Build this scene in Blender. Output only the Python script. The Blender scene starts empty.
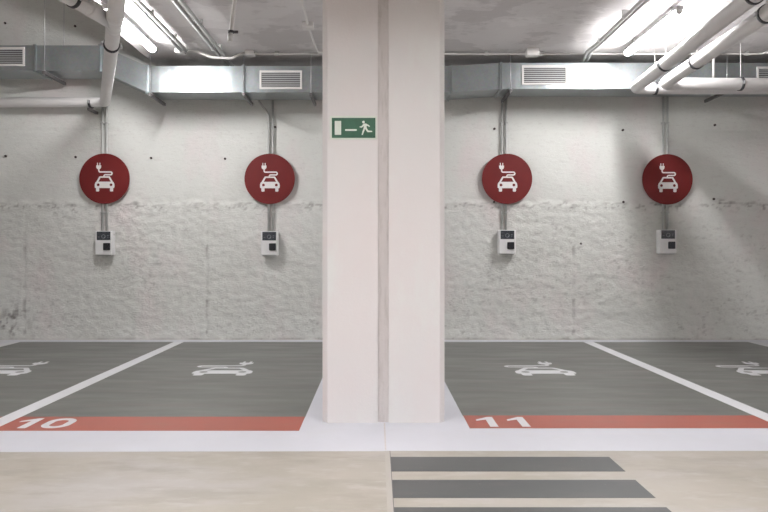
import bpy, bmesh, math, random
import numpy as np
from mathutils import Vector, Matrix
random.seed(7)
scene = bpy.context.scene
COL = scene.collection
PI = math.pi
F, CX, CY, H = 660.0, 377.0, 253.0, 1.26      # focal length in pixels, vanishing point, eye height
WALL = 9.62                                   # rear wall distance
CEIL = 3.95

def at(px, py, Y):
    return Vector(((px-CX)*Y/F, Y, H-(py-CY)*Y/F))

# ------------------------------------------------------------------ materials
def new_mat(name):
    m = bpy.data.materials.new(name); m.use_nodes = True
    nt = m.node_tree
    b = nt.nodes['Principled BSDF']
    return m, nt, b

def col(c): return (c[0], c[1], c[2], 1)

def plain(name, c, rough=.5, metal=0, noise=.0, scale=8, bump=0, spec=.5):
    m, nt, b = new_mat(name)
    b.inputs['Roughness'].default_value = rough
    b.inputs['Metallic'].default_value = metal
    b.inputs['Specular IOR Level'].default_value = spec
    tc = nt.nodes.new('ShaderNodeTexCoord')
    n = nt.nodes.new('ShaderNodeTexNoise'); n.inputs['Scale'].default_value = scale; n.inputs['Detail'].default_value = 5
    nt.links.new(tc.outputs['Object'], n.inputs['Vector'])
    r = nt.nodes.new('ShaderNodeValToRGB')
    r.color_ramp.elements[0].position = .3; r.color_ramp.elements[1].position = .7
    r.color_ramp.elements[0].color = col([x*(1-noise) for x in c]); r.color_ramp.elements[1].color = col([min(1, x*(1+noise)) for x in c])
    nt.links.new(n.outputs['Fac'], r.inputs['Fac']); nt.links.new(r.outputs['Color'], b.inputs['Base Color'])
    if bump:
        bp = nt.nodes.new('ShaderNodeBump'); bp.inputs['Strength'].default_value = bump; bp.inputs['Distance'].default_value = .01
        nt.links.new(n.outputs['Fac'], bp.inputs['Height']); nt.links.new(bp.outputs['Normal'], b.inputs['Normal'])
    return m

def layered(name, c0, c1, layers, rough=.6, bumps=(), attr=None, attr_col=(.1,.09,.085), rough_var=None, spec=.5):
    """c0->c1 mixed by a big noise; layers = [(scale xyz, colour, lo, hi, amount)]; bumps = [(scale xyz, distance)]"""
    m, nt, b = new_mat(name); L = nt.links; N = nt.nodes
    tc = N.new('ShaderNodeTexCoord')
    def noise(scale, detail=6, rg=.6, seed=0):
        mp = N.new('ShaderNodeMapping'); mp.inputs['Scale'].default_value = scale; mp.inputs['Location'].default_value = (seed*3.7, seed*1.3, seed*2.1)
        n = N.new('ShaderNodeTexNoise'); n.inputs['Scale'].default_value = 1; n.inputs['Detail'].default_value = detail; n.inputs['Roughness'].default_value = rg
        L.new(tc.outputs['Object'], mp.inputs['Vector']); L.new(mp.outputs['Vector'], n.inputs['Vector'])
        return n.outputs['Fac']
    def mix(fac, a, bb):
        x = N.new('ShaderNodeMix'); x.data_type = 'RGBA'
        L.new(fac, x.inputs[0])
        if isinstance(a, tuple): x.inputs[6].default_value = col(a)
        else: L.new(a, x.inputs[6])
        if isinstance(bb, tuple): x.inputs[7].default_value = col(bb)
        else: L.new(bb, x.inputs[7])
        return x.outputs[2]
    def rng(v, lo, hi, amt=1):
        r = N.new('ShaderNodeMapRange'); r.inputs[1].default_value = lo; r.inputs[2].default_value = hi; r.inputs[4].default_value = amt
        L.new(v, r.inputs[0]); return r.outputs[0]
    c = mix(rng(noise((.9,.9,.9)), .35, .65), tuple(c0), tuple(c1))
    for i, (sc, cc, lo, hi, amt) in enumerate(layers):
        c = mix(rng(noise(sc, seed=i+1), lo, hi, amt), c, tuple(cc))
    if attr:
        a = N.new('ShaderNodeAttribute'); a.attribute_name = attr
        c = mix(a.outputs['Fac'], c, tuple(attr_col))
    L.new(c, b.inputs['Base Color'])
    b.inputs['Roughness'].default_value = rough; b.inputs['Specular IOR Level'].default_value = spec
    if rough_var:
        L.new(rng(noise(rough_var[0], seed=9), .3, .7, 1), (mr := N.new('ShaderNodeMapRange')).inputs[0])
        mr.inputs[3].default_value = rough_var[1]; mr.inputs[4].default_value = rough_var[2]
        L.new(mr.outputs[0], b.inputs['Roughness'])
    prev = None
    for i, (sc, d) in enumerate(bumps):
        bp = N.new('ShaderNodeBump'); bp.inputs['Strength'].default_value = 1; bp.inputs['Distance'].default_value = d
        L.new(noise(sc, seed=20+i), bp.inputs['Height'])
        if prev: L.new(prev, bp.inputs['Normal'])
        prev = bp.outputs['Normal']
    if attr:                                   # rough cast lower part: finer relief only there
        a2 = N.new('ShaderNodeAttribute'); a2.attribute_name = 'low'
        bp = N.new('ShaderNodeBump'); bp.inputs['Distance'].default_value = .009
        L.new(a2.outputs['Fac'], bp.inputs['Strength']); L.new(noise((26,26,46), detail=4, seed=31), bp.inputs['Height'])
        L.new(prev, bp.inputs['Normal']); prev = bp.outputs['Normal']
    if prev: L.new(prev, b.inputs['Normal'])
    return m

M = {}
M['wall'] = layered('wall_concrete', (.685,.695,.66), (.725,.735,.705),
    [((1.2,1,.7), (.73,.665,.66), .5, .68, .75), ((5,5,14), (.57,.55,.53), .55, .8, .5), ((22,22,44), (.48,.46,.44), .58, .76, .5), ((3,3,9), (.76,.75,.73), .55, .75, .6)],
    rough=.85, bumps=[((14,14,24), .005), ((50,50,60), .003)], attr='stain', attr_col=(.16,.14,.13), spec=.2)
M['wall_side'] = layered('wall_plaster', (.72,.70,.68), (.76,.74,.72), [((2,2,2), (.68,.65,.63), .5, .8, .5)], rough=.85, bumps=[((9,9,9), .006)], spec=.2)
M['ceiling'] = layered('ceiling_concrete', (.68,.655,.65), (.72,.695,.69),
    [((1.1,1.5,1), (.565,.54,.535), .50, .53, .7), ((.8,1.2,1), (.80,.78,.775), .53, .56, .55), ((5,7,1), (.57,.54,.53), .58, .68, .5), ((2,22,1), (.70,.68,.67), .56, .7, .3)],
    rough=.85, bumps=[((6,20,6), .004), ((40,40,40), .002)], spec=.2)
M['column'] = layered('column_paint', (.745,.70,.695), (.73,.715,.71),
    [((1.5,1.5,1), (.745,.68,.675), .5, .7, .7), ((5,5,3), (.69,.645,.63), .6, .8, .35), ((3,3,1.2), (.745,.755,.735), .55, .7, .7)],
    rough=.6, bumps=[((6,6,4), .003), ((60,60,60), .0012)], spec=.3)
M['joint'] = layered('joint_filler', (.60,.555,.545), (.64,.60,.59), [((30,30,4), (.47,.43,.41), .5, .7, .6)], rough=.8, bumps=[((20,20,20), .006)])
M['floor'] = layered('polished_concrete', (.365,.335,.285), (.415,.38,.33),
    [((.8,2.0,1), (.44,.415,.40), .48, .62, .7), ((2.0,6,1), (.315,.28,.235), .50, .66, .6), ((5,12,1), (.49,.475,.455), .54, .70, .45), ((28,28,1), (.43,.38,.31), .62, .75, .3)],
    rough=.4, rough_var=((3,3,1), .32, .5), bumps=[((3,3,3), .002)])
M['white_paint'] = layered('white_floor_paint', (.58,.585,.635), (.62,.625,.675),
    [((3,3,1), (.57,.57,.60), .5, .7, .5), ((14,3,1), (.62,.61,.60), .62, .8, .3)], rough=.42, bumps=[((8,8,8), .001)])
M['line_paint'] = layered('line_paint', (.64,.64,.665), (.68,.68,.70), [((8,8,1), (.62,.62,.62), .55, .8, .4)], rough=.5)
M['grey_paint'] = layered('grey_floor_paint', (.132,.136,.124), (.152,.156,.143),
    [((.9,5,1), (.18,.155,.148), .52, .68, .6), ((1.5,7,1), (.128,.130,.120), .52, .75, .4), ((9,14,1), (.17,.165,.155), .6, .8, .3)],
    rough=.38, rough_var=((1,4,1), .32, .46), bumps=[((2,5,2), .0003)])
M['red_paint'] = layered('red_floor_paint', (.33,.085,.06), (.36,.095,.068),
    [((3,6,1), (.30,.115,.08), .5, .7, .6), ((20,20,1), (.39,.13,.10), .6, .8, .4)], rough=.45)
M['stripe_paint'] = layered('dark_stripe_paint', (.068,.072,.072), (.085,.088,.085),
    [((3,9,1), (.11,.10,.098), .55, .75, .6), ((50,50,1), (.3,.28,.25), .68, .74, .6)], rough=.45)
M['sign_red'] = plain('sign_red', (.15,.014,.014), .5, noise=.06, scale=5, spec=.3)
M['sign_white'] = plain('sign_white', (.80,.79,.78), .45, noise=.02)
M['sign_back'] = plain('sign_edge', (.35,.05,.05), .5)
M['exit_green'] = plain('exit_green', (.022,.095,.052), .5, noise=.12, scale=30)
M['exit_cream'] = plain('exit_cream', (.71,.75,.68), .5, noise=.03)
M['box_white'] = plain('charger_plastic', (.80,.80,.80), .35, noise=.02)
M['box_dark'] = plain('charger_display', (.05,.055,.065), .25, noise=.2, scale=60)
M['box_black'] = plain('charger_socket', (.018,.019,.024), .4, noise=.1)
M['mark'] = plain('charger_marks', (.16,.17,.19), .5)
M['pvc'] = plain('pvc_white', (.74,.725,.715), .32, noise=.03, scale=3)
M['rubber'] = plain('clamp_rubber', (.05,.05,.055), .6, noise=.15)
M['conduit'] = plain('conduit_grey', (.50,.505,.49), .4, noise=.05)
M['conduit_white'] = plain('conduit_white', (.70,.68,.66), .4, noise=.03)
M['zinc'] = plain('zinc_rod', (.55,.55,.56), .35, metal=.8, noise=.1)
M['dark_steel'] = plain('dark_channel', (.16,.15,.15), .5, metal=.4, noise=.15)
M['lamp_body'] = plain('lamp_body', (.42,.41,.42), .5, noise=.03)
M['dark_gap'] = plain('louvre_dark', (.035,.033,.032), .8)
M['louvre'] = plain('louvre_metal', (.52,.53,.53), .4, metal=.3)
M['hole'] = plain('tie_hole', (.06,.045,.045), .9)

def galv():
    m, nt, b = new_mat('galvanised_steel'); N = nt.nodes; L = nt.links
    tc = N.new('ShaderNodeTexCoord')
    v = N.new('ShaderNodeTexVoronoi'); v.inputs['Scale'].default_value = 38
    n = N.new('ShaderNodeTexNoise'); n.inputs['Scale'].default_value = 5; n.inputs['Detail'].default_value = 6
    L.new(tc.outputs['Object'], v.inputs['Vector']); L.new(tc.outputs['Object'], n.inputs['Vector'])
    r = N.new('ShaderNodeValToRGB'); r.color_ramp.elements[0].color = (.34,.375,.38,1); r.color_ramp.elements[1].color = (.48,.515,.53,1)
    L.new(n.outputs['Fac'], r.inputs['Fac'])
    mx = N.new('ShaderNodeMix'); mx.data_type = 'RGBA'; mx.blend_type = 'MULTIPLY'; mx.inputs[0].default_value = .10
    L.new(r.outputs['Color'], mx.inputs[6]); L.new(v.outputs['Color'], mx.inputs[7]); L.new(mx.outputs[2], b.inputs['Base Color'])
    b.inputs['Metallic'].default_value = .85
    mr = N.new('ShaderNodeMapRange'); mr.inputs[3].default_value = .30; mr.inputs[4].default_value = .42
    L.new(n.outputs['Fac'], mr.inputs[0]); L.new(mr.outputs[0], b.inputs['Roughness'])
    bp = N.new('ShaderNodeBump'); bp.inputs['Distance'].default_value = .004; bp.inputs['Strength'].default_value = .5
    L.new(n.outputs['Fac'], bp.inputs['Height']); L.new(bp.outputs['Normal'], b.inputs['Normal'])
    return m
M['galv'] = galv()

def emis(name, c, s):
    m, nt, b = new_mat(name)
    b.inputs['Base Color'].default_value = col(c); b.inputs['Emission Color'].default_value = col(c); b.inputs['Emission Strength'].default_value = s
    return m
LAMP_W = 158.0
M['tube'] = emis('lit_diffuser', (1.0,.985,.99), LAMP_W)
M['aisle_tube'] = emis('aisle_lit_diffuser', (1.0,.985,.99), 104.0)

# ------------------------------------------------------------------ mesh helpers
def link(name, me, mat, parent=None, loc=None, smooth=False):
    o = bpy.data.objects.new(name, me); COL.objects.link(o)
    if mat is not None: me.materials.append(mat)
    if smooth:
        for p in me.polygons: p.use_smooth = True
    if parent: o.parent = parent
    if loc is not None: o.location = loc
    return o

class MB:
    """collects boxes and tubes given in world coordinates"""
    def __init__(s): s.bm = bmesh.new(); s.smooth = []
    def box(s, x0, x1, y0, y1, z0, z1, bev=0):
        r = bmesh.ops.create_cube(s.bm, size=1)
        vs = r['verts']
        for v in vs:
            v.co = Vector((x0+(v.co.x+.5)*(x1-x0), y0+(v.co.y+.5)*(y1-y0), z0+(v.co.z+.5)*(z1-z0)))
        if bev:
            es = list({e for v in vs for e in v.link_edges})
            bmesh.ops.bevel(s.bm, geom=es, offset=bev, segments=2, affect='EDGES', profile=.5)
        return s
    def prism(s, pts, axis, a0, a1):
        """2D polygon swept along an axis: 'y' pts are (x,z); 'x' pts are (y,z); 'z' pts are (x,y)"""
        def P(p, a):
            return {'y': (p[0], a, p[1]), 'x': (a, p[0], p[1]), 'z': (p[0], p[1], a)}[axis]
        A = [s.bm.verts.new(P(p, a0)) for p in pts]; B = [s.bm.verts.new(P(p, a1)) for p in pts]
        s.bm.faces.new(A); s.bm.faces.new(list(reversed(B)))
        for i in range(len(pts)):
            j = (i+1) % len(pts); s.bm.faces.new((A[j], A[i], B[i], B[j]))
        return s
    def tube(s, pts, r, seg=16, rr=None, caps=True):
        pts = [Vector(p) for p in pts]; rings = []
        up = Vector((0,0,1)); prevn = None
        for i, p in enumerate(pts):
            if i == 0: t = pts[1]-p
            elif i == len(pts)-1: t = p-pts[-2]
            else: t = (pts[i+1]-p).normalized()+(p-pts[i-1]).normalized()
            t.normalize()
            if prevn is None:
                ref = up if abs(t.z) < .9 else Vector((1,0,0))
                n = t.cross(ref).normalized()
            else:
                n = (prevn - t*prevn.dot(t)).normalized()
            prevn = n; b = t.cross(n)
            rad = rr[i] if rr else r
            rings.append([s.bm.verts.new(p+n*math.cos(a)*rad+b*math.sin(a)*rad) for a in [2*PI*k/seg for k in range(seg)]])
        for A, B in zip(rings, rings[1:]):
            for k in range(seg):
                j = (k+1) % seg
                f = s.bm.faces.new((A[k], A[j], B[j], B[k])); f.smooth = True
        if caps:
            s.bm.faces.new(list(reversed(rings[0]))); s.bm.faces.new(rings[-1])
        return s
    def build(s, name, mat, parent=None):
        bmesh.ops.recalc_face_normals(s.bm, faces=s.bm.faces)
        off = parent_world(parent) if parent else Vector((0,0,0))
        for v in s.bm.verts: v.co -= off
        me = bpy.data.meshes.new(name); s.bm.to_mesh(me); s.bm.free()
        return link(name, me, mat, parent)

def parent_world(p):
    v = Vector((0,0,0))
    while p: v += p.location; p = p.parent
    return v

def recentre(o):
    """moves a single-mesh thing's origin to the middle of its foot"""
    me = o.data; co = [v.co.copy() for v in me.vertices]
    c = Vector(((min(v.x for v in co)+max(v.x for v in co))/2, (min(v.y for v in co)+max(v.y for v in co))/2, min(v.z for v in co)))
    for v in me.vertices: v.co -= c
    o.location = c
    return o

def tag(o, label, cat, group=None, kind=None):
    o['label'] = label; o['category'] = cat
    if group: o['group'] = group
    if kind: o['kind'] = kind
    return o
def thing(name, label, cat, loc, group=None):
    o = bpy.data.objects.new(name, None); COL.objects.link(o); o.location = loc; o.empty_display_size = .1
    return tag(o, label, cat, group)
def struct(o): o['kind'] = 'structure'; return o
def copy_tree(o, parent=None):
    c = o.copy(); COL.objects.link(c); c.parent = parent
    for ch in [k for k in bpy.data.objects if k.parent == o]: copy_tree(ch, c)
    return c

def fillet(pts, rad, n=8):
    pts = [Vector(p) for p in pts]; out = [pts[0]]
    for i in range(1, len(pts)-1):
        a, p, b = pts[i-1], pts[i], pts[i+1]
        u = (a-p).normalized(); v = (b-p).normalized()
        ang = u.angle(v); d = min(rad/math.tan(ang/2), (a-p).length*.49, (b-p).length*.49)
        s, e = p+u*d, p+v*d
        for k in range(n+1):
            t = k/n
            out.append(s*(1-t)**2 + p*2*t*(1-t) + e*t*t)
    out.append(pts[-1]); return out

def flat_shape(loops_list, thick):
    """each item = list of loops (outer + holes) in 2D; returns a mesh extruded 0..thick in +Z of its own plane"""
    me_all = bmesh.new()
    for loops in loops_list:
        cu = bpy.data.curves.new('c', 'CURVE'); cu.dimensions = '2D'; cu.fill_mode = 'BOTH'; cu.extrude = thick/2
        for lp in loops:
            sp = cu.splines.new('POLY'); sp.points.add(len(lp)-1); sp.use_cyclic_u = True
            for q, p in zip(sp.points, lp): q.co = (p[0], p[1], 0, 1)
        o = bpy.data.objects.new('t', cu); COL.objects.link(o)
        bpy.context.view_layer.update()
        dg = bpy.context.evaluated_depsgraph_get()
        me = bpy.data.meshes.new_from_object(o.evaluated_get(dg))
        me_all.from_mesh(me)
        bpy.data.objects.remove(o); bpy.data.curves.remove(cu); bpy.data.meshes.remove(me)
    for v in me_all.verts: v.co.z += thick/2
    m = bpy.data.meshes.new('shape'); me_all.to_mesh(m); me_all.free()
    return m
def circle(cx, cy, r, n=24, r2=None): return [(cx+r*math.cos(2*PI*k/n), cy+(r2 or r)*math.sin(2*PI*k/n)) for k in range(n)]
def rrect(x0, x1, y0, y1, r, n=5):
    out = []
    for cx, cy, a0 in ((x1-r, y1-r, 0), (x0+r, y1-r, PI/2), (x0+r, y0+r, PI), (x1-r, y0+r, 1.5*PI)):
        for k in range(n+1): out.append((cx+r*math.cos(a0+PI/2*k/n), cy+r*math.sin(a0+PI/2*k/n)))
    return out
def stroke(pts, w):
    """closed outline around a smooth polyline"""
    pts = [Vector((p[0], p[1])) for p in pts]; L = []; R = []
    for i, p in enumerate(pts):
        a = pts[max(i-1, 0)]; b = pts[min(i+1, len(pts)-1)]
        t = (b-a).normalized(); n = Vector((-t.y, t.x))
        L.append(p+n*w/2); R.append(p-n*w/2)
    def cap(c, d):
        a0 = math.atan2(d.y, d.x)
        return [c+Vector((math.cos(a0-PI/2+PI*k/6), math.sin(a0-PI/2+PI*k/6)))*w/2 for k in range(1, 6)]
    e = cap(pts[-1], pts[-1]-pts[-2]); s_ = cap(pts[0], pts[0]-pts[1])
    return [tuple(p) for p in R+e+list(reversed(L))+s_]

# the electric car pictogram, in units where the sign radius is 115
def ev_shapes(s, mirror=1, shift=0, loop=0, tall=1):
    def T(lp, up=False): return [(mirror*(x+(shift if up else 0))*s, y*s*tall) for x, y in lp]
    out = []
    # plug: prongs, body, neck
    out.append([T([(-31,76),(-27,76),(-27,62),(-31,62)], 1)])
    out.append([T([(-20,76),(-16,76),(-16,62),(-20,62)], 1)])
    body = [(-35,64),(-12,64),(-12,57)]+[(-23.5+11.5*math.cos(a), 57-12*math.sin(a)) for a in [PI*k/8 for k in range(1,8)]]+[(-35,57)]
    out.append([T(body, 1)])
    cable = [(-23,46),(-23,40)]
    cable += [(-17-6*math.cos(PI/2*k/5), 40-7*math.sin(PI/2*k/5)) for k in range(1,6)]
    cable += [(0,33),(20,33),(32+loop,33)]
    cable += [(32+loop+6.5*math.sin(PI*k/8), 26.5+6.5*math.cos(PI*k/8)) for k in range(1,9)]
    cable += [(15,20),(8,20)]
    cable += [(8-7*math.sin(PI/2*k/5), 14+6*math.cos(PI/2*k/5)) for k in range(1,6)]
    cable += [(1,9)]
    out.append([T(stroke(cable, 6.2), 1)])
    # cabin outline with the windscreen open
    out.append([T([(-17,13),(-20,12),(-23,8),(-36,-15),(44,-15),(31,8),(28,12),(25,13)]), T([(-15,6),(23,6),(33,-12),(-25,-12)])])
    # body with two headlight holes
    bd = [(-36,-13),(44,-13),(48,-18),(50,-26),(50,-38),(47,-42),(-39,-42),(-42,-38),(-42,-26),(-40,-18)]
    out.append([T(bd), T(circle(-26,-27,6.5)), T(circle(34,-27,6.5))])
    out.append([T(rrect(-36,-21,-58,-38,4))]); out.append([T(rrect(29,44,-58,-38,4))])
    return out

# ------------------------------------------------------------------ the room
RX = 8.6; BACK = -6.5; TOP = 6.0; EDGE = -3.17
def vnoise(x, y, seed):
    rs = np.random.RandomState(seed); G = rs.rand(256, 256)
    xi = np.floor(x).astype(int); yi = np.floor(y).astype(int); fx = x-xi; fy = y-yi
    fx = fx*fx*(3-2*fx); fy = fy*fy*(3-2*fy)
    g = lambda a, b: G[a % 256, b % 256]
    return (g(xi,yi)*(1-fx)+g(xi+1,yi)*fx)*(1-fy)+(g(xi,yi+1)*(1-fx)+g(xi+1,yi+1)*fx)*fy
def fbm(x, y, seed, octs=4, gain=.5):
    t = 0; a = 1; n = 0
    for o in range(octs):
        t = t+a*vnoise(x*2**o+o*17.3, y*2**o+o*9.1, seed+o); n += a; a *= gain
    return t/n
def rear_wall():
    st = .022; nx = int(2*RX/st)+1; nz = int(TOP/st)+1
    xs = np.linspace(-RX, RX, nx); zs = np.linspace(0, TOP, nz)
    X, Z = np.meshgrid(xs, zs)
    seam = 1.99 + .035*(fbm(X*2.2, X*0+3, 5)-.5) + .02*(vnoise(X*14, X*0, 8)-.5)
    low = 1/(1+np.exp((Z-seam)/.012))
    rough = (fbm(X*4.5, Z*7, 11, 4, .6)-.5)*.020 + (fbm(X*12, Z*20, 31, 2, .6)-.5)*.018
    smooth_ = (fbm(X*1.3, Z*1.3, 41, 3)-.5)*.010
    D = low*(rough+.012) + (1-low)*smooth_
    near = np.exp(-((Z-seam)/.05)**2)
    D = D + near*(fbm(X*8, Z*12, 61, 3)-.5)*.045
    # board joints in the cast wall
    for xj in (-6.35, -5.13, -2.48, 2.86, 5.7):
        D = D - .006*np.exp(-((X-xj-.01*(vnoise(Z*9, Z*0, 77)-.5))/.012)**2)*low
    for zj in (3.05,):
        D = D - .004*np.exp(-((Z-zj)/.012)**2)
    stain = np.clip((fbm(X*14, Z*20, 91, 3)-.60)*7, 0, 1)*np.exp(-((Z-seam-.0)/.04)**2)*np.clip((fbm(X*1.1, Z*0+9, 55)-.38)*4, .1, 1)*.75
    stain += np.clip((fbm(X*16, Z*40, 97, 3)-.66)*7, 0, 1)*low*.32*np.clip((fbm(X*.6, Z*.8, 56)-.42)*5, 0, 1)
    line = seam-.012+.03*(fbm(X*6, X*0+1, 15)-.5)
    stain += np.exp(-((Z-line)/.009)**2)*np.clip((fbm(X*9, X*0+2, 16, 3)-.40)*4, 0, 1)*.5
    stain += np.exp(-((Z-line+.05)/.05)**2)*np.clip((fbm(X*22, Z*34, 17, 2)-.62)*8, 0, 1)*.5
    stain += np.exp(-(Z/.02)**2)*.35*np.clip((fbm(X*5, Z*0, 57)-.35)*4, 0, 1)
    for xj in (-5.13, -2.48, 2.86):
        stain += np.exp(-((X-xj)/.018)**2)*low*np.clip((vnoise(Z*9, Z*0, 78)-.62)*4, 0, 1)*.6
    # rust-brown blemishes low on the left
    stain += np.exp(-(((X+5.3)/.22)**2+((Z-.25)/.22)**2))*np.clip((fbm(X*16, Z*12, 99, 3)-.52)*8, 0, 1)*.8
    D = np.clip(D, -.05, .045)
    Y = WALL - D
    co = np.stack([X, Y, Z], -1).reshape(-1, 3)
    ii = np.arange(nx*nz).reshape(nz, nx)
    q = np.stack([ii[:-1,:-1], ii[:-1,1:], ii[1:,1:], ii[1:,:-1]], -1).reshape(-1, 4)
    me = bpy.data.meshes.new('wall_rear')
    me.vertices.add(len(co)); me.vertices.foreach_set('co', co.ravel())
    me.loops.add(q.size); me.loops.foreach_set('vertex_index', q.ravel())
    me.polygons.add(len(q)); me.polygons.foreach_set('loop_start', np.arange(0, q.size, 4)); me.polygons.foreach_set('loop_total', np.full(len(q), 4))
    me.update(calc_edges=True); me.validate()
    a = me.attributes.new('stain', 'FLOAT', 'POINT'); a.data.foreach_set('value', np.clip(stain, 0, 1).ravel())
    a = me.attributes.new('low', 'FLOAT', 'POINT'); a.data.foreach_set('value', low.ravel().astype(float))
    me.polygons.foreach_set('use_smooth', np.ones(len(q), bool))
    w = struct(link('wall_rear', me, M['wall']))
    # formwork tie holes
    for px, py in ((5.5,156),(75.5,157),(151,158),(225,158.7),(275,127),(494.5,128.7),(623,130),(715,125),(623.5,202),(714,199),(494,202),(5,23),(75,26),(581,243.6)):
        p = at(px, py, WALL-.012)
        mb = MB(); mb.tube([p+Vector((0,.03,0)), p+Vector((0,-.004,0))], .017, 10)
        mb.build('tie_hole', M['hole'], w)
    return w
rear_wall()
struct(MB().box(-RX, RX, WALL+.06, WALL+.3, 0, TOP).build('wall_rear_core', M['wall_side']))
struct(MB().box(-RX, RX, BACK, WALL+.06, -.2, 0).build('floor', M['floor']))
struct(MB().box(EDGE, RX, BACK, WALL+.06, CEIL, TOP).build('ceiling', M['ceiling']))
struct(MB().box(-RX, EDGE, BACK, WALL+.06, TOP, TOP+.2).build('ceiling_upper', M['ceiling']))
struct(MB().box(-RX-.2, -RX, BACK, WALL+.06, 0, TOP).build('wall_left', M['wall_side']))
struct(MB().box(RX, RX+.2, BACK, WALL+.06, 0, TOP).build('wall_right', M['wall_side']))
struct(MB().box(-RX, RX, BACK-.2, BACK, 0, TOP).build('wall_back', M['wall_side']))

# twin column with a filled expansion joint
CY0, CY1 = 4.89, 5.55
def half_column(x0, x1):
    c = .04
    pts = []
    if x0 < 0: pts = [(x0, CY0+c), (x0+c, CY0), (x1, CY0), (x1, CY1), (x0+c, CY1), (x0, CY1-c)]
    else: pts = [(x0, CY0), (x1-c, CY0), (x1, CY0+c), (x1, CY1-c), (x1-c, CY1), (x0, CY1)]
    return pts
cr = thing('column', 'broad pale pink twin concrete column standing between the two pairs of bays', 'column', (.05, 5.2, 0))
a = MB(); a.prism(half_column(-.407, .006), 'z', 0, CEIL); a.build('column_half', M['column'], cr)
a = MB(); a.prism(half_column(.086, .504), 'z', 0, CEIL); a.build('column_half', M['column'], cr)
a = MB(); a.box(.006, .086, CY0+.022, CY1-.02, 0, CEIL); j = a.build('joint_filler', M['joint'], cr); j['label'] = 'recessed greyer filler strip between the two halves'

# ------------------------------------------------------------------ paint on the floor
def sheet(name, pts, z, mat, label, cat, group=None, thick=.0012):
    a = MB(); a.prism(pts, 'z', z-thick, z); o = a.build(name, mat)
    recentre(o); return tag(o, label, cat, group)
def rect(x0, x1, y0, y1): return [(x0,y0),(x1,y0),(x1,y1),(x0,y1)]
E = WALL-.05
sheet('painted_border', [(-RX+.05, 4.135), (.045, 4.195), (.045, E), (-RX+.05, E)], .0014, M['white_paint'],
      'white painted floor border around the two left bays and column foot', 'floor marking')
sheet('painted_border', [(.045, 4.20), (RX-.05, 4.205), (RX-.05, E), (.045, E)], .0014, M['white_paint'],
      'white painted floor border around the two right bays', 'floor marking')
RF = 9.33
bays = [(-5.04, -2.87, 5.07, 4.672, 'grey painted parking bay floor at the far left, cut by the picture edge', 'far left bay, mostly outside the picture'),
        (-2.73, -.55, 5.07, 4.672, 'grey painted parking bay floor left of the column', 'with the number 10, left of the column'),
        (.662, 2.915, 5.108, 4.738, 'grey painted parking bay floor right of the column', 'with the number 11, right of the column'),
        (3.055, 5.24, 5.108, 4.738, 'grey painted parking bay floor at the far right, cut by the picture edge', 'far right bay, mostly outside the picture')]
for x0, x1, yr, yf, lab, rl in bays:
    sheet('parking_bay', rect(x0, x1, yr, RF), .0028, M['grey_paint'], lab, 'parking bay', 'grey painted parking bays')
for x0, x1, yr, yf, lab in ((-7.2, -.552, 5.07, 4.672, 'brick red band painted across the front of the left bays, with the number 10'),
                       (.666, 7.2, 5.108, 4.738, 'brick red band painted across the front of the right bays, with the number 11')):
    sheet('painted_band', rect(x0, x1, yf, yr), .0028, M['red_paint'], lab, 'floor marking', 'red bands across the bay fronts')
for x, y0, lab in ((-2.80, 4.672, 'long white bay divider line on the floor left of the column'),
                   (2.985, 4.738, 'long white bay divider line on the floor right of the column'),
                   (-5.11, 4.672, 'white bay divider line at the far left floor corner'),
                   (5.31, 4.738, 'white bay divider line at the far right floor corner')):
    sheet('divider_line', rect(x-.07, x+.07, y0+.06, RF), .0042, M['line_paint'], lab, 'floor marking', 'white bay divider lines')
# crossing stripes and the joint in the aisle
for y0, y1, lab in ((3.806, 4.076, 'dark grey crossing stripe nearest the white border'), (3.394, 3.663, 'middle dark grey crossing stripe on the beige floor'),
                    (2.99, 3.268, 'dark grey crossing stripe nearest the camera, cut by the picture edge')):
    sheet('crossing_stripe', rect(.084, 1.433, y0, y1), .0014, M['stripe_paint'], lab, 'floor marking', 'dark crossing stripes in the aisle')
M['floor_joint'] = layered('floor_joint', (.42,.39,.35), (.46,.435,.40), [((40,6,1), (.42,.38,.33), .5, .7, .6)], rough=.7)
fj = MB().box(.050, .084, BACK+.1, 4.197, 0, .0016).build('trim_1', M['floor_joint']); struct(fj)
struct(MB().box(.050, .060, 4.21, 4.885, 0, .0022).build('trim_2', M['joint']))
struct(MB().box(.0805, .0845, BACK+.1, 4.197, 0, .0020).build('trim_3', M['dark_steel']))

# the painted electric car symbols on the bays (mirrored against the wall signs)
sym = flat_shape(ev_shapes(.0068, -1, 7, 9, .95), .0012)
for x, lab in ((-3.95, 'white electric car symbol painted on the far left bay'), (-1.60, 'white electric car symbol painted on bay ten, left of the column'),
               (1.80, 'white electric car symbol painted on bay eleven, right of the column'), (4.15, 'white electric car symbol painted on the far right bay')):
    o = bpy.data.objects.new('floor_symbol', sym); COL.objects.link(o)
    o.location = (x, 7.145, .0030)
    tag(o, lab, 'floor symbol', 'painted electric car symbols')
sym.materials.append(M['line_paint'])

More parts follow.
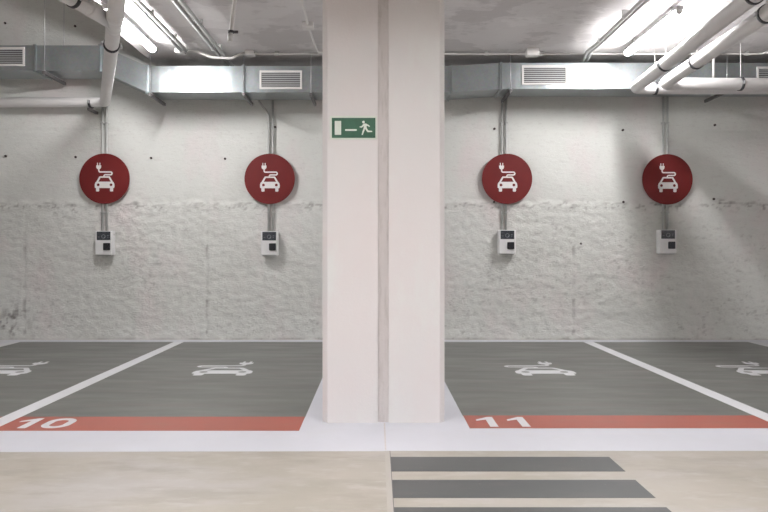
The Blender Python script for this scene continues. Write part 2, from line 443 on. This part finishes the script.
def numeral_one():
    return [[[(0.075,0),(.135,0),(.135,.28),(.095,.28),(.0,.205),(.0,.17),(.075,.205)]]]
def numeral_zero():
    return [[rrect(0, .205, 0, .28, .1, 8), rrect(.055, .150, .05, .23, .047, 8)]]
me1 = flat_shape(numeral_one(), .0012); me1.materials.append(M['line_paint'])
me0 = flat_shape(numeral_zero(), .0012); me0.materials.append(M['line_paint'])
def number(name_label, digits, z=.0030):
    x0, y0 = digits[0][1], digits[0][2]
    r = thing('floor_number', name_label, 'floor number', (x0, y0, z), 'white bay numbers')
    for me, x, y in digits:
        o = bpy.data.objects.new('digit', me); COL.objects.link(o); o.parent = r; o.location = (x-x0, y-y0, 0)
number('white number 10 painted on the left red band', [(me1, -2.66, 4.735), (me0, -2.45, 4.735)])
number('white number 11 painted on the right red band', [(me1, .745, 4.775), (me1, .978, 4.775)])

# ------------------------------------------------------------------ wall signs and chargers
def make_sign():
    r = thing('charging_sign', '', 'sign', (0,0,0), 'round red charging signs')
    a = MB(); a.tube([(0,0,0), (0,-.006,0), (0,-.010,0)], .365, 96, rr=[.365,.365,.362]); p = a.build('disc', M['sign_red'], r)
    for f in p.data.polygons: f.use_smooth = False
    m = flat_shape(ev_shapes(.0031), .002); m.transform(Matrix.Rotation(PI/2, 4, 'X')); 
    s = link('car_symbol', m, M['sign_white'], r, (-.008, -.0095, -.006)); s['label'] = 'white car, cable and plug symbol'
    for k in (-1, 1):
        MB().tube([(k*.17,.045,0), (k*.17,0,0)], .02, 10).build('spacer', M['dark_steel'], r)
    return r
sg = make_sign()
SY = WALL-.06
signs = [(104.6, 178.7, 'round red electric car charging sign at the far left, below the pipe elbow'),
         (269.7, 178.9, 'round red electric car charging sign just left of the column'),
         (507, 178.9, 'round red electric car charging sign just right of the column'),
         (667.3, 179.4, 'round red electric car charging sign at the far right, partly in shadow')]
SIGNX = []
for i, (px, py, lab) in enumerate(signs):
    o = sg if i == 0 else copy_tree(sg)
    o.location = at(px, py, SY); o['label'] = lab; SIGNX.append(o.location.x)

def make_charger():
    r = thing('wall_charger', '', 'charger', (0,0,0), 'white wall chargers')
    w, h, d = .245, .345, .125
    MB().box(-w/2, w/2, -d, 0, 0, h, .012).build('housing', M['box_white'], r)
    dp = MB().box(-w*.40, w*.40, -d-.004, -d+.004, h*.62, h*.975, .003).build('display', M['box_dark'], r)
    # ring mark and short text lines on the display
    ring = flat_shape([[circle(0,0,.03), circle(0,0,.023)], [[(-.005,-.028),(.006,-.028),(.028,.0),(.02,.004)]], [[(.05,.01),(.075,.01),(.075,.018),(.05,.018)]], [[(.05,-.012),(.07,-.012),(.07,-.005),(.05,-.005)]], [[(-.08,-.01),(-.055,-.01),(-.055,-.004),(-.08,-.004)]]], .0008)
    ring.transform(Matrix.Rotation(PI/2, 4, 'X'))
    link('display_mark', ring, M['mark'], dp, (0, -d-.004, h*.77))
    sk = MB().box(-.002, w*.40, -d-.022, -d+.004, h*.20, h*.50, .010).build('socket', M['box_black'], r)
    MB().tube([(.048,-d-.030,h*.35), (.048,-d-.02,h*.35)], .034, 20).build('socket_cap', M['box_black'], sk)
    MB().box(-w/2+.02, w/2-.02, -d*.8, -.02, -.012, .004, .004).build('cable_entry', M['conduit'], r)
    MB().box(w/2-.004, w/2+.003, -d*.55, -d*.35, h*.82, h*.9).build('key_switch', M['conduit'], r)
    return r
ch = make_charger()
chs = [(103.6, 255, 'white wall charger below the far left red sign'), (269.2, 255.3, 'white wall charger just left of the column'),
       (507.4, 254, 'white wall charger just right of the column'), (668.2, 253.6, 'white wall charger below the far right red sign')]
CHX = []
for i, (px, py, lab) in enumerate(chs):
    o = ch if i == 0 else copy_tree(ch)
    p = at(px, py, WALL-.145); p.y = WALL-.02; o.location = p; o['label'] = lab; CHX.append((p.x, p.z+.345))

names = ['far left charger', 'charger just left of the column', 'charger just right of the column', 'far right charger']
pairs = [(102.3, 106.6), (268.6, 272.8), (502, 506.2), (663, 667.4)]
for i, (pp, (cx, cz)) in enumerate(zip(pairs, CHX)):
    for k, px in enumerate(pp):
        y = WALL-.034
        x = at(px, 200, y).x; z0 = cz-.01; z1 = 3.6
        side = 'left' if k == 0 else 'right'
        pts = [(x, y, z0), (x, y, z1)]
        if i == 1 and k == 0: pts = fillet([(x, y, z0), (x, y, 3.28), (x-.14, y, 3.46), (x-.2, y, 3.60)], .2)
        r = thing('conduit', f'{side} grey vertical conduit of the pair feeding the {names[i]}', 'conduit', (x, y, z0), 'vertical conduits on the wall')
        MB().tube(pts, .0155, 12).build('tube', M['conduit'], r)
        for zc in (3.15, 1.85):
            MB().box(x-.022, x+.022, y-.019, WALL-.005, zc-.01, zc+.01, .003).build('saddle_clip', M['conduit'], r)

# exit sign on the column
er = thing('exit_sign', 'green emergency exit sign with running figure on the column', 'sign', (-.174, CY0, 2.11))
e0 = at(329.8, 139.3, CY0-.006); e1 = at(377, 115.9, CY0-.006)
cxm, czm = (e0.x+e1.x)/2, (e0.z+e1.z)/2; EW, EH = e1.x-e0.x, e1.z-e0.z
er.location = (cxm, CY0, e0.z)
MB().box(e0.x, e1.x, CY0-.006, CY0, e0.z, e1.z, .001).build('border_panel', M['exit_cream'], er)
MB().box(e0.x+EW*.043, e1.x-EW*.033, CY0-.0072, CY0-.005, e0.z+EH*.06, e1.z-EH*.085).build('green_panel', M['exit_green'], er)
def zpt(x, y): return ((x-363.5)/603*EW, (225-y)/300*EH)     # crop pixels to sign plane
shapes = [[[zpt(125,140), zpt(207,140), zpt(207,318), zpt(125,318)]],
          [[zpt(262,245), zpt(402,245), zpt(410,256), zpt(402,267), zpt(262,267), zpt(255,256)]],
          [[zpt(492+17*math.cos(a), 154+17*math.sin(a)) for a in [2*PI*k/14 for k in range(14)]]],
          [[zpt(*p) for p in ((490,178),(512,172),(532,176),(548,186),(575,205),(572,216),(562,214),(536,200),(530,214),(540,240),(552,262),(604,268),(604,282),(545,284),(530,268),(514,240),(502,270),(484,318),(468,318),(480,270),(494,232),(498,204),(470,226),(444,222),(442,212),(466,208))]]]
m = flat_shape(shapes, .001); m.transform(Matrix.Rotation(PI/2, 4, 'X'))
link('pictogram', m, M['exit_cream'], er, (0, -.0072, czm-e0.z))

# ------------------------------------------------------------------ ventilation duct
DY0, DY1 = 8.95, 9.40
def dx(px): return (px-CX)*DY0/F
dr = thing('ventilation_duct', 'long galvanised rectangular air duct high along the rear wall', 'duct', (0, 9.25, 3.44))
def duct_box(x0, x1, b0, t0, b1, t1, bands=0, z_kink=None):
    a = MB(); bm = a.bm
    n = max(1, bands); xs = [x0+(x1-x0)*k/n for k in range(n+1)]
    rings = []
    for k, x in enumerate(xs):
        t = k/n; b = b0+(b1-b0)*t; tt = t0+(t1-t0)*t
        off = (.0025 if k % 2 else -.0015) if bands else 0
        if k in (0, n): off = 0
        rings.append([bm.verts.new((x, DY0-off, b)), bm.verts.new((x, DY0-off, tt)), bm.verts.new((x, DY1, tt)), bm.verts.new((x, DY1, b))])
    for A, B in zip(rings, rings[1:]):
        for i in range(4):
            jn = (i+1) % 4; bm.faces.new((A[i], A[jn], B[jn], B[i]))
    bm.faces.new(rings[0]); bm.faces.new(list(reversed(rings[-1])))
    return a.build('duct_section', M['galv'], dr)
LB, LT, MBt, MT, RB, RT = 3.735, 4.075, 3.44, 3.795, 3.487, 3.838
XL = [-RX+.05, dx(35), dx(100), dx(147), dx(243.5), dx(350), dx(451), dx(501), dx(652), RX-.05]
duct_box(XL[0], XL[1], LB, LT, LB, LT, 14); duct_box(XL[1], XL[2], LB, LT, LB, LT)
duct_box(XL[2], XL[3], LB, LT, MBt, MT); duct_box(XL[3], XL[4], MBt, MT, MBt, MT, 8)
duct_box(XL[4], XL[5], MBt, MT, MBt, MT, 4); duct_box(XL[5], XL[6], MBt, MT, MBt, MT)
duct_box(XL[6], XL[7], MBt, MT, RB, RT); duct_box(XL[7], XL[8], RB, RT, RB, RT, 10); duct_box(XL[8], XL[9], RB, RT, RB, RT, 16)
for x, b, t in ((XL[1], LB, LT), (XL[2], LB, LT), (XL[3], MBt, MT), (XL[4], MBt, MT), (XL[6], MBt, MT), (XL[7], RB, RT), (XL[8]+1.9, RB, RT)):
    a = MB(); g = .022
    for s in (-.016, .004):
        a.box(x+s, x+s+.012, DY0-g, DY0+.001, b-g, t+g*.5); a.box(x+s, x+s+.012, DY0, DY1, b-g, b+.001); a.box(x+s, x+s+.012, DY0, DY1, t-.001, t+g*.5)
    a.build('flange', M['galv'], dr)
def grille(px0, px1, py0, py1, n=8):
    p0 = at(px0, py1, DY0-.012); p1 = at(px1, py0, DY0-.012); x0, x1, z0, z1 = p0.x, p1.x, p0.z, p1.z; fw = .026
    a = MB(); Y0, Y1 = DY0-.014, DY0+.004
    a.box(x0, x1, Y0, Y1, z0, z0+fw, .003); a.box(x0, x1, Y0, Y1, z1-fw, z1, .003); a.box(x0, x0+fw, Y0, Y1, z0+fw, z1-fw); a.box(x1-fw, x1, Y0, Y1, z0+fw, z1-fw)
    g = a.build('grille', M['conduit_white'], dr)
    MB().box(x0+fw, x1-fw, DY0-.003, DY0-.001, z0+fw, z1-fw).build('grille_back', M['dark_gap'], g)
    a = MB(); hh = (z1-z0-2*fw)/n
    for k in range(n):
        z = z0+fw+hh*(k+.35)
        a.prism([(DY0-.012, z), (DY0-.009, z+.001), (DY0-.0025, z+hh*.62), (DY0-.0045, z+hh*.62)], 'x', x0+fw, x1-fw)
    a.build('louvre', M['louvre'], g)
grille(-22, 24.5, 47, 65.8); grille(259.5, 302, 70.3, 89); grille(522, 567.5, 65.2, 84.6); grille(757, 800, 66.5, 85)

for px, b, lab, top in ((44.5, LB, 'below the left raised duct', TOP), (150.5, MBt, 'beside the left pipe', CEIL), (243.8, MBt, 'left of the middle grille', CEIL),
                   (311, MBt, 'just left of the column', CEIL), (510.5, RB, 'just right of the column', CEIL), (727, RB, 'behind the white pipes on the right', CEIL)):
    x = (px-CX)*(DY0-.05)/F
    r = thing('duct_hanger', 'rod and dark channel hanger under the duct, '+lab, 'hanger', (x, DY0-.05, b-.065), 'hangers carrying the air duct')
    MB().box(x-.018, x+.018, DY0-.08, 9.49, b-.066, b-.0245, .003).build('channel', M['dark_steel'], r)
    MB().tube([(x, DY0-.05, b-.08), (x, DY0-.05, top)], .0055, 8).build('threaded_rod', M['zinc'], r)
    MB().tube([(x, 9.455, b-.08), (x, 9.455, top)], .0055, 8).build('threaded_rod', M['zinc'], r)
    MB().tube([(x, DY0-.05, b-.024), (x, DY0-.05, b-.010)], .012, 6).build('nut', M['zinc'], r)

# ------------------------------------------------------------------ drain pipes
def ring_clamp(root, p, d, r, top, rod=True):
    """a rubber lined clamp around point p of a pipe running along d, with its rod up to the ceiling"""
    p = Vector(p); d = Vector(d).normalized()
    a = MB(); a.tube([p-d*.016, p+d*.016], r+.010, 24); c = a.build('clamp', M['rubber'], root)
    s = d.cross(Vector((0,0,1))).normalized()
    for k in (-1, 1):
        q = p+s*k*(r+.020); MB().tube([q-Vector((0,0,.022)), q+Vector((0,0,.022))], .013, 8).build('clamp_bolt', M['zinc'], c)
    if rod: MB().tube([p+Vector((0,0,r+.005)), Vector((p.x, p.y, top))], .0055, 8).build('threaded_rod', M['conduit_white'], root)
def collar(root, p, d, r, L=.05):
    p = Vector(p); d = Vector(d).normalized()
    MB().tube([p-d*L, p-d*(L-.008), p+d*(L-.008), p+d*L], r, 24, rr=[r+.002, r+.009, r+.009, r+.002]).build('socket_collar', M['pvc'], root)

# left: skewed pipe with a branch and an elbow, then along the wall to the left
R1 = .070
eL = Vector((-3.87, 9.40, 3.41))
dirm = (Vector((-2.20, 5.58, 3.41))-eL).normalized()
endL = eL+dirm*7.5
pr = thing('drain_pipe', 'white drain pipe with branch and elbow, turning left below the duct', 'pipe', (eL.x, eL.y, 3.34))
MB().tube(fillet([(-RX+.05, 9.44, 3.40), eL, endL], .11, 10), R1, 28).build('pipe_run', M['pvc'], pr)
ring_clamp(pr, at(91, 103, 9.41), (1,0,0), R1, 0, rod=False)
x_ = at(91, 103, 9.41)
b_ = MB().box(x_.x-.02, x_.x+.02, 9.33, WALL-.005, x_.z-R1-.05, x_.z-R1-.012, .003).build('wall_bracket', M['dark_steel'], pr)
ring_clamp(pr, at(111.5, 45, 6.80), dirm, R1, CEIL, rod=False)
tee = at(114.6, 22, 6.13); tee.z = 3.41
collar(pr, tee-dirm*.13, dirm, R1); collar(pr, tee+dirm*.16, dirm, R1)
bd = Vector((-.33, -.94, .05)).normalized()
MB().tube([tee-dirm*.06, tee+bd*.5, tee+bd*4.0], .066, 28).build('branch_pipe', M['pvc'], pr)
collar(pr, tee+bd*.27, bd, .066); ring_clamp(pr, tee+bd*.50, bd, .066, TOP, rod=False)
MB().tube([tee-dirm*.12, tee+dirm*.15], R1+.006, 28).build('wye_fitting', M['pvc'], pr)
# right: two parallel pipes with elbows
def right_pipe(e, near, lab, run_px, clamps, rod_px):
    e = Vector(e); near = Vector(near); d = (near-e).normalized(); far = e+d*6.2
    r = thing('drain_pipe', lab, 'pipe', (e.x, e.y, e.z-.08), 'pair of white drain pipes')
    MB().tube(fillet([far, e, (RX-.05, e.y, e.z)], .12, 10), .078, 28).build('pipe_run', M['pvc'], r)
    for c in clamps: ring_clamp(r, e+d*c, d, .078, CEIL)
    for px in rod_px:
        p = Vector(((px-CX)*e.y/F, e.y, e.z)); ring_clamp(r, p, (1,0,0), .078, CEIL)
    return r
eA = at(634.5, 88.3, 8.72); nA = at(723.5, 19, 6.37)
eB = at(664, 84, 8.47); nB = at(768, 13, 6.05)
right_pipe(eA, nA, 'left one of the two white drain pipes on the right, turning right behind the other', None, (1.0, 2.9), (655,))
right_pipe(eB, nB, 'right one of the two white drain pipes on the right, the nearer along the wall', None, (.95, 2.4), (740.5,))
for e, n, cs in ((eA, nA, (.14,)), (eB, nB, (.14,))): pass

# ------------------------------------------------------------------ conduits on the ceiling
def ceiling_tube(name, pts, r, mat, label, cat, fil=.08, extra=None, group=None):
    P = [Vector(p) for p in pts]
    rt = thing(name, label, cat, P[0], group)
    MB().tube(fillet(P, fil, 6) if len(P) > 2 else P, r, 12).build('tube', mat, rt)
    if extra: extra(rt)
    return rt
def clips(xs, horizontal_y=None):
    def f(rt):
        for p in xs:
            MB().box(p[0]-.028, p[0]+.028, p[1]-.008, p[1]+.008, p[2]-.022, CEIL, .003).build('saddle_clip', M['conduit'], rt)
    return f
zt = CEIL-.035
# two bundles running towards the camera on the left, one on the right
for k, x in enumerate((-2.55, -2.49)):
    ceiling_tube('ceiling_conduit', [(x, 8.60, zt-.02), (x-.03, 1.0, zt-.02)], .024, M['conduit'], ('left' if k == 0 else 'right')+' tube of the grey conduit pair beside the left lamp', 'conduit',
                 extra=clips([(x, 8.1, zt-.02), (x-.005, 7.3, zt-.02)]), group='ceiling conduits')
for k, x in enumerate((-2.10, -2.03)):
    ceiling_tube('ceiling_conduit', [(x, 9.36, zt-.03), (x-.02, 1.0, zt-.03)], .023, M['conduit'], ('left' if k == 0 else 'right')+' tube of the grey conduit pair midway between left lamp and column', 'conduit',
                 extra=clips([(x, 8.5, zt-.03), (x-.004, 7.6, zt-.03)]), group='ceiling conduits')
for k, x in enumerate((2.735, 2.785)):
    ceiling_tube('ceiling_conduit', [(x+.07, 9.3, zt-.03), (x+.07, 8.95, zt-.03), (x+.0, 8.6, zt-.03), (x+.01, 8.3, zt-.04), (x+.0, 1.0, zt-.04)], .021, M['conduit'], ('left' if k == 0 else 'right')+' tube of the grey conduit pair beside the right lamp', 'conduit', fil=.15,
                 extra=clips([(x, 8.1, zt-.04), (x, 7.3, zt-.04)]), group='ceiling conduits')
# horizontal conduits near the wall
YH = 8.80
def hx(px, Y=YH): return (px-CX)*Y/F
ceiling_tube('ceiling_conduit', [(hx(446)-.6, YH, zt), (hx(760), YH, zt), (hx(775), YH-.25, zt), (RX-.1, YH-.3, zt)], .013, M['conduit_white'], 'thin white conduit across the ceiling right of the column, above the duct', 'conduit',
             extra=clips([(hx(487), YH, zt), (hx(541), YH, zt), (hx(747), YH, zt)]), group='ceiling conduits')
ceiling_tube('ceiling_conduit', [(hx(252), YH, zt), (hx(318), YH, zt), (hx(345), YH, zt)], .013, M['conduit_white'], 'thin white conduit across the ceiling just left of the column', 'conduit', group='ceiling conduits',
             extra=clips([(hx(277), YH, zt)]))
ceiling_tube('flexible_conduit', [(hx(188.5), YH-.1, zt), (hx(200), YH-.1, zt), (hx(212), YH-.05, zt-.06), (hx(232), YH, zt-.06), (hx(240), YH, zt), (hx(245.3), YH, zt)], .018, M['conduit_white'],
             'white flexible conduit sagging under the grey tubes between two junction boxes', 'conduit', fil=.12)
ceiling_tube('ceiling_conduit', [Vector((hx(330), YH-.02, zt)), Vector((hx(318), YH-.06, zt)), at(308, 25.5, 7.72), at(300, -8, 6.75)], .013, M['conduit_white'],
             'thin white conduit slanting over the ceiling to a junction box near the column', 'conduit', group='ceiling conduits')
def jbox(p, w, d, h, label):
    a = MB().box(p.x-w/2, p.x+w/2, p.y-d/2, p.y+d/2, p.z-h/2, min(p.z+h/2, CEIL), .006)
    r = thing('junction_box', label, 'junction box', (p.x, p.y, p.z-h/2), 'white junction boxes on the ceiling')
    a.build('housing', M['conduit_white'], r)
    MB().box(p.x-w/2+.012, p.x+w/2-.012, p.y-d/2+.012, p.y+d/2-.012, p.z-h/2-.005, p.z-h/2+.002, .002).build('lid', M['conduit_white'], r)
jbox(Vector((hx(183), YH-.12, zt)), .12, .12, .06, 'small white junction box at the end of the left lamp conduits')
jbox(Vector((hx(250.5), YH-.02, zt)), .12, .12, .055, 'small white junction box above the left grille')
jbox(Vector((hx(530.5), YH-.1, zt-.01)), .16, .13, .09, 'small white junction box above the grille right of the column')
q = at(308, 25.5, 7.72); jbox(Vector((q.x, q.y, CEIL-.03)), .13, .13, .07, 'small white junction box on the open ceiling left of the column')

# hanging cable end
hp = [at(237, -33, 6.5), at(235, 0, 6.5), at(231.5, 28, 6.5), at(230, 41, 6.5)]
hp[0].z = CEIL
hr = thing('hanging_tube', 'loose white tube end hanging from the ceiling left of the column', 'pipe', hp[0])
MB().tube(fillet(hp, .3, 6), .020, 14).build('tube', M['conduit_white'], hr)
MB().tube([hp[3]-Vector((0,0,.005)), hp[3]+Vector((.004,0,.07))], .026, 14).build('end_cap', M['conduit_white'], hr)
cp = at(231, 32, 6.5)
MB().tube([cp-Vector((.0,0,.012)), cp+Vector((0,0,.012))], .030, 14).build('clamp', M['rubber'], hr)
MB().box(cp.x+.02, cp.x+.07, cp.y-.012, cp.y+.012, cp.z-.012, cp.z+.012, .003).build('clamp_lug', M['rubber'], hr)
# drop conduit behind the right pipes
dp_ = [(hx(717), YH, zt), (hx(717), YH-.15, zt-.02), ((713.5-CX)*8.88/F, 8.88, 3.9), ((713.5-CX)*8.88/F, 8.88, 3.4)]
ceiling_tube('drop_conduit', dp_, .016, M['conduit_white'], 'short white conduit dropping in front of the duct behind the right pipes', 'conduit', fil=.06)

# ------------------------------------------------------------------ lamps
def make_lamp(tube='tube'):
    r = thing('batten_lamp', '', 'lamp', (0,0,0), 'linear ceiling lamps')
    L = 1.5; body = [(-.041,.0),(-.034,.045),(.034,.045),(.041,.0)]
    a = MB(); a.prism(body, 'y', -L/2, L/2); a.build('lamp_body', M['lamp_body'], r)
    pts = [(-.045*math.cos(a), -.012-.045*math.sin(a)) for a in [-.28+(PI+.56)*k/14 for k in range(15)]]
    a = MB(); a.prism(list(reversed(pts)), 'y', -L/2+.03, L/2-.03); a.build('diffuser', M[tube], r)
    for s in (-1, 1):
        MB().tube([(0, s*(L/2-.034), -.011), (0, s*(L/2-.018), -.011)], .038, 20).build('end_cap', M['pvc'], r)
        MB().tube([(0, s*.55, .04), (0, s*.55, CEIL-3.855)], .012, 8).build('mount', M['zinc'], r)
    return r
lp = make_lamp()
lamps = [(-2.84, 7.62, 'lit linear ceiling lamp at the upper left, behind the drain pipe'),
         (3.23, 7.78, 'lit linear ceiling lamp at the upper right, beside the drain pipes'),
         ]
for nx_, x in (('far left', -5.6), ('left', -3.1), ('middle left', -.9), ('middle right', .9), ('right', 3.1), ('far right', 5.6)):
    for ny_, y in (('just in front of', 2.4), ('behind', -1.6)):
        lamps.append((x*1.1, y, f'linear aisle lamp {ny_} the camera, {nx_} row, outside the picture'))
for i, (x, y, lab) in enumerate(lamps):
    if i == 2:                                   # unseen aisle lamps; side reflectors added to keep light off the column top
        lp = make_lamp('aisle_tube')
        for sx in (-1, 1):
            MB().prism([(sx*.05, .03), (sx*.055, .03), (sx*.125, -.095), (sx*.12, -.095)], 'y', -.76, .76).build('added_reflector', M['pvc'], lp)
        for sy in (-1, 1):
            MB().box(-.12, .12, sy*.765-.003, sy*.765+.003, -.095, .03).build('added_reflector_end', M['pvc'], lp)
        MB().box(-.055, .055, -.76, .76, .03, .036).build('added_reflector_top', M['pvc'], lp)
    o = lp if i in (0, 2) else copy_tree(lp)
    o.location = (x, y, 3.855); o['label'] = lab
    if i > 1: o.rotation_euler.z = PI/2

# ------------------------------------------------------------------ camera and view
cam = bpy.data.cameras.new('camera'); co = bpy.data.objects.new('camera', cam); COL.objects.link(co)
co.location = (0, 0, H); co.rotation_euler = (PI/2, 0, 0)
cam.sensor_width = 36; cam.lens = 36*F/768; cam.shift_x = 7/768; cam.shift_y = -3/768; cam.clip_start = .05
scene.camera = co
w = bpy.data.worlds.new('world'); scene.world = w; w.use_nodes = True
w.node_tree.nodes['Background'].inputs[0].default_value = (.5,.5,.5,1); w.node_tree.nodes['Background'].inputs[1].default_value = 0
scene.view_settings.view_transform = 'Standard'; scene.view_settings.look = 'None'
scene.view_settings.exposure = 0.2; scene.view_settings.gamma = 1; scene.view_settings.use_curve_mapping = False
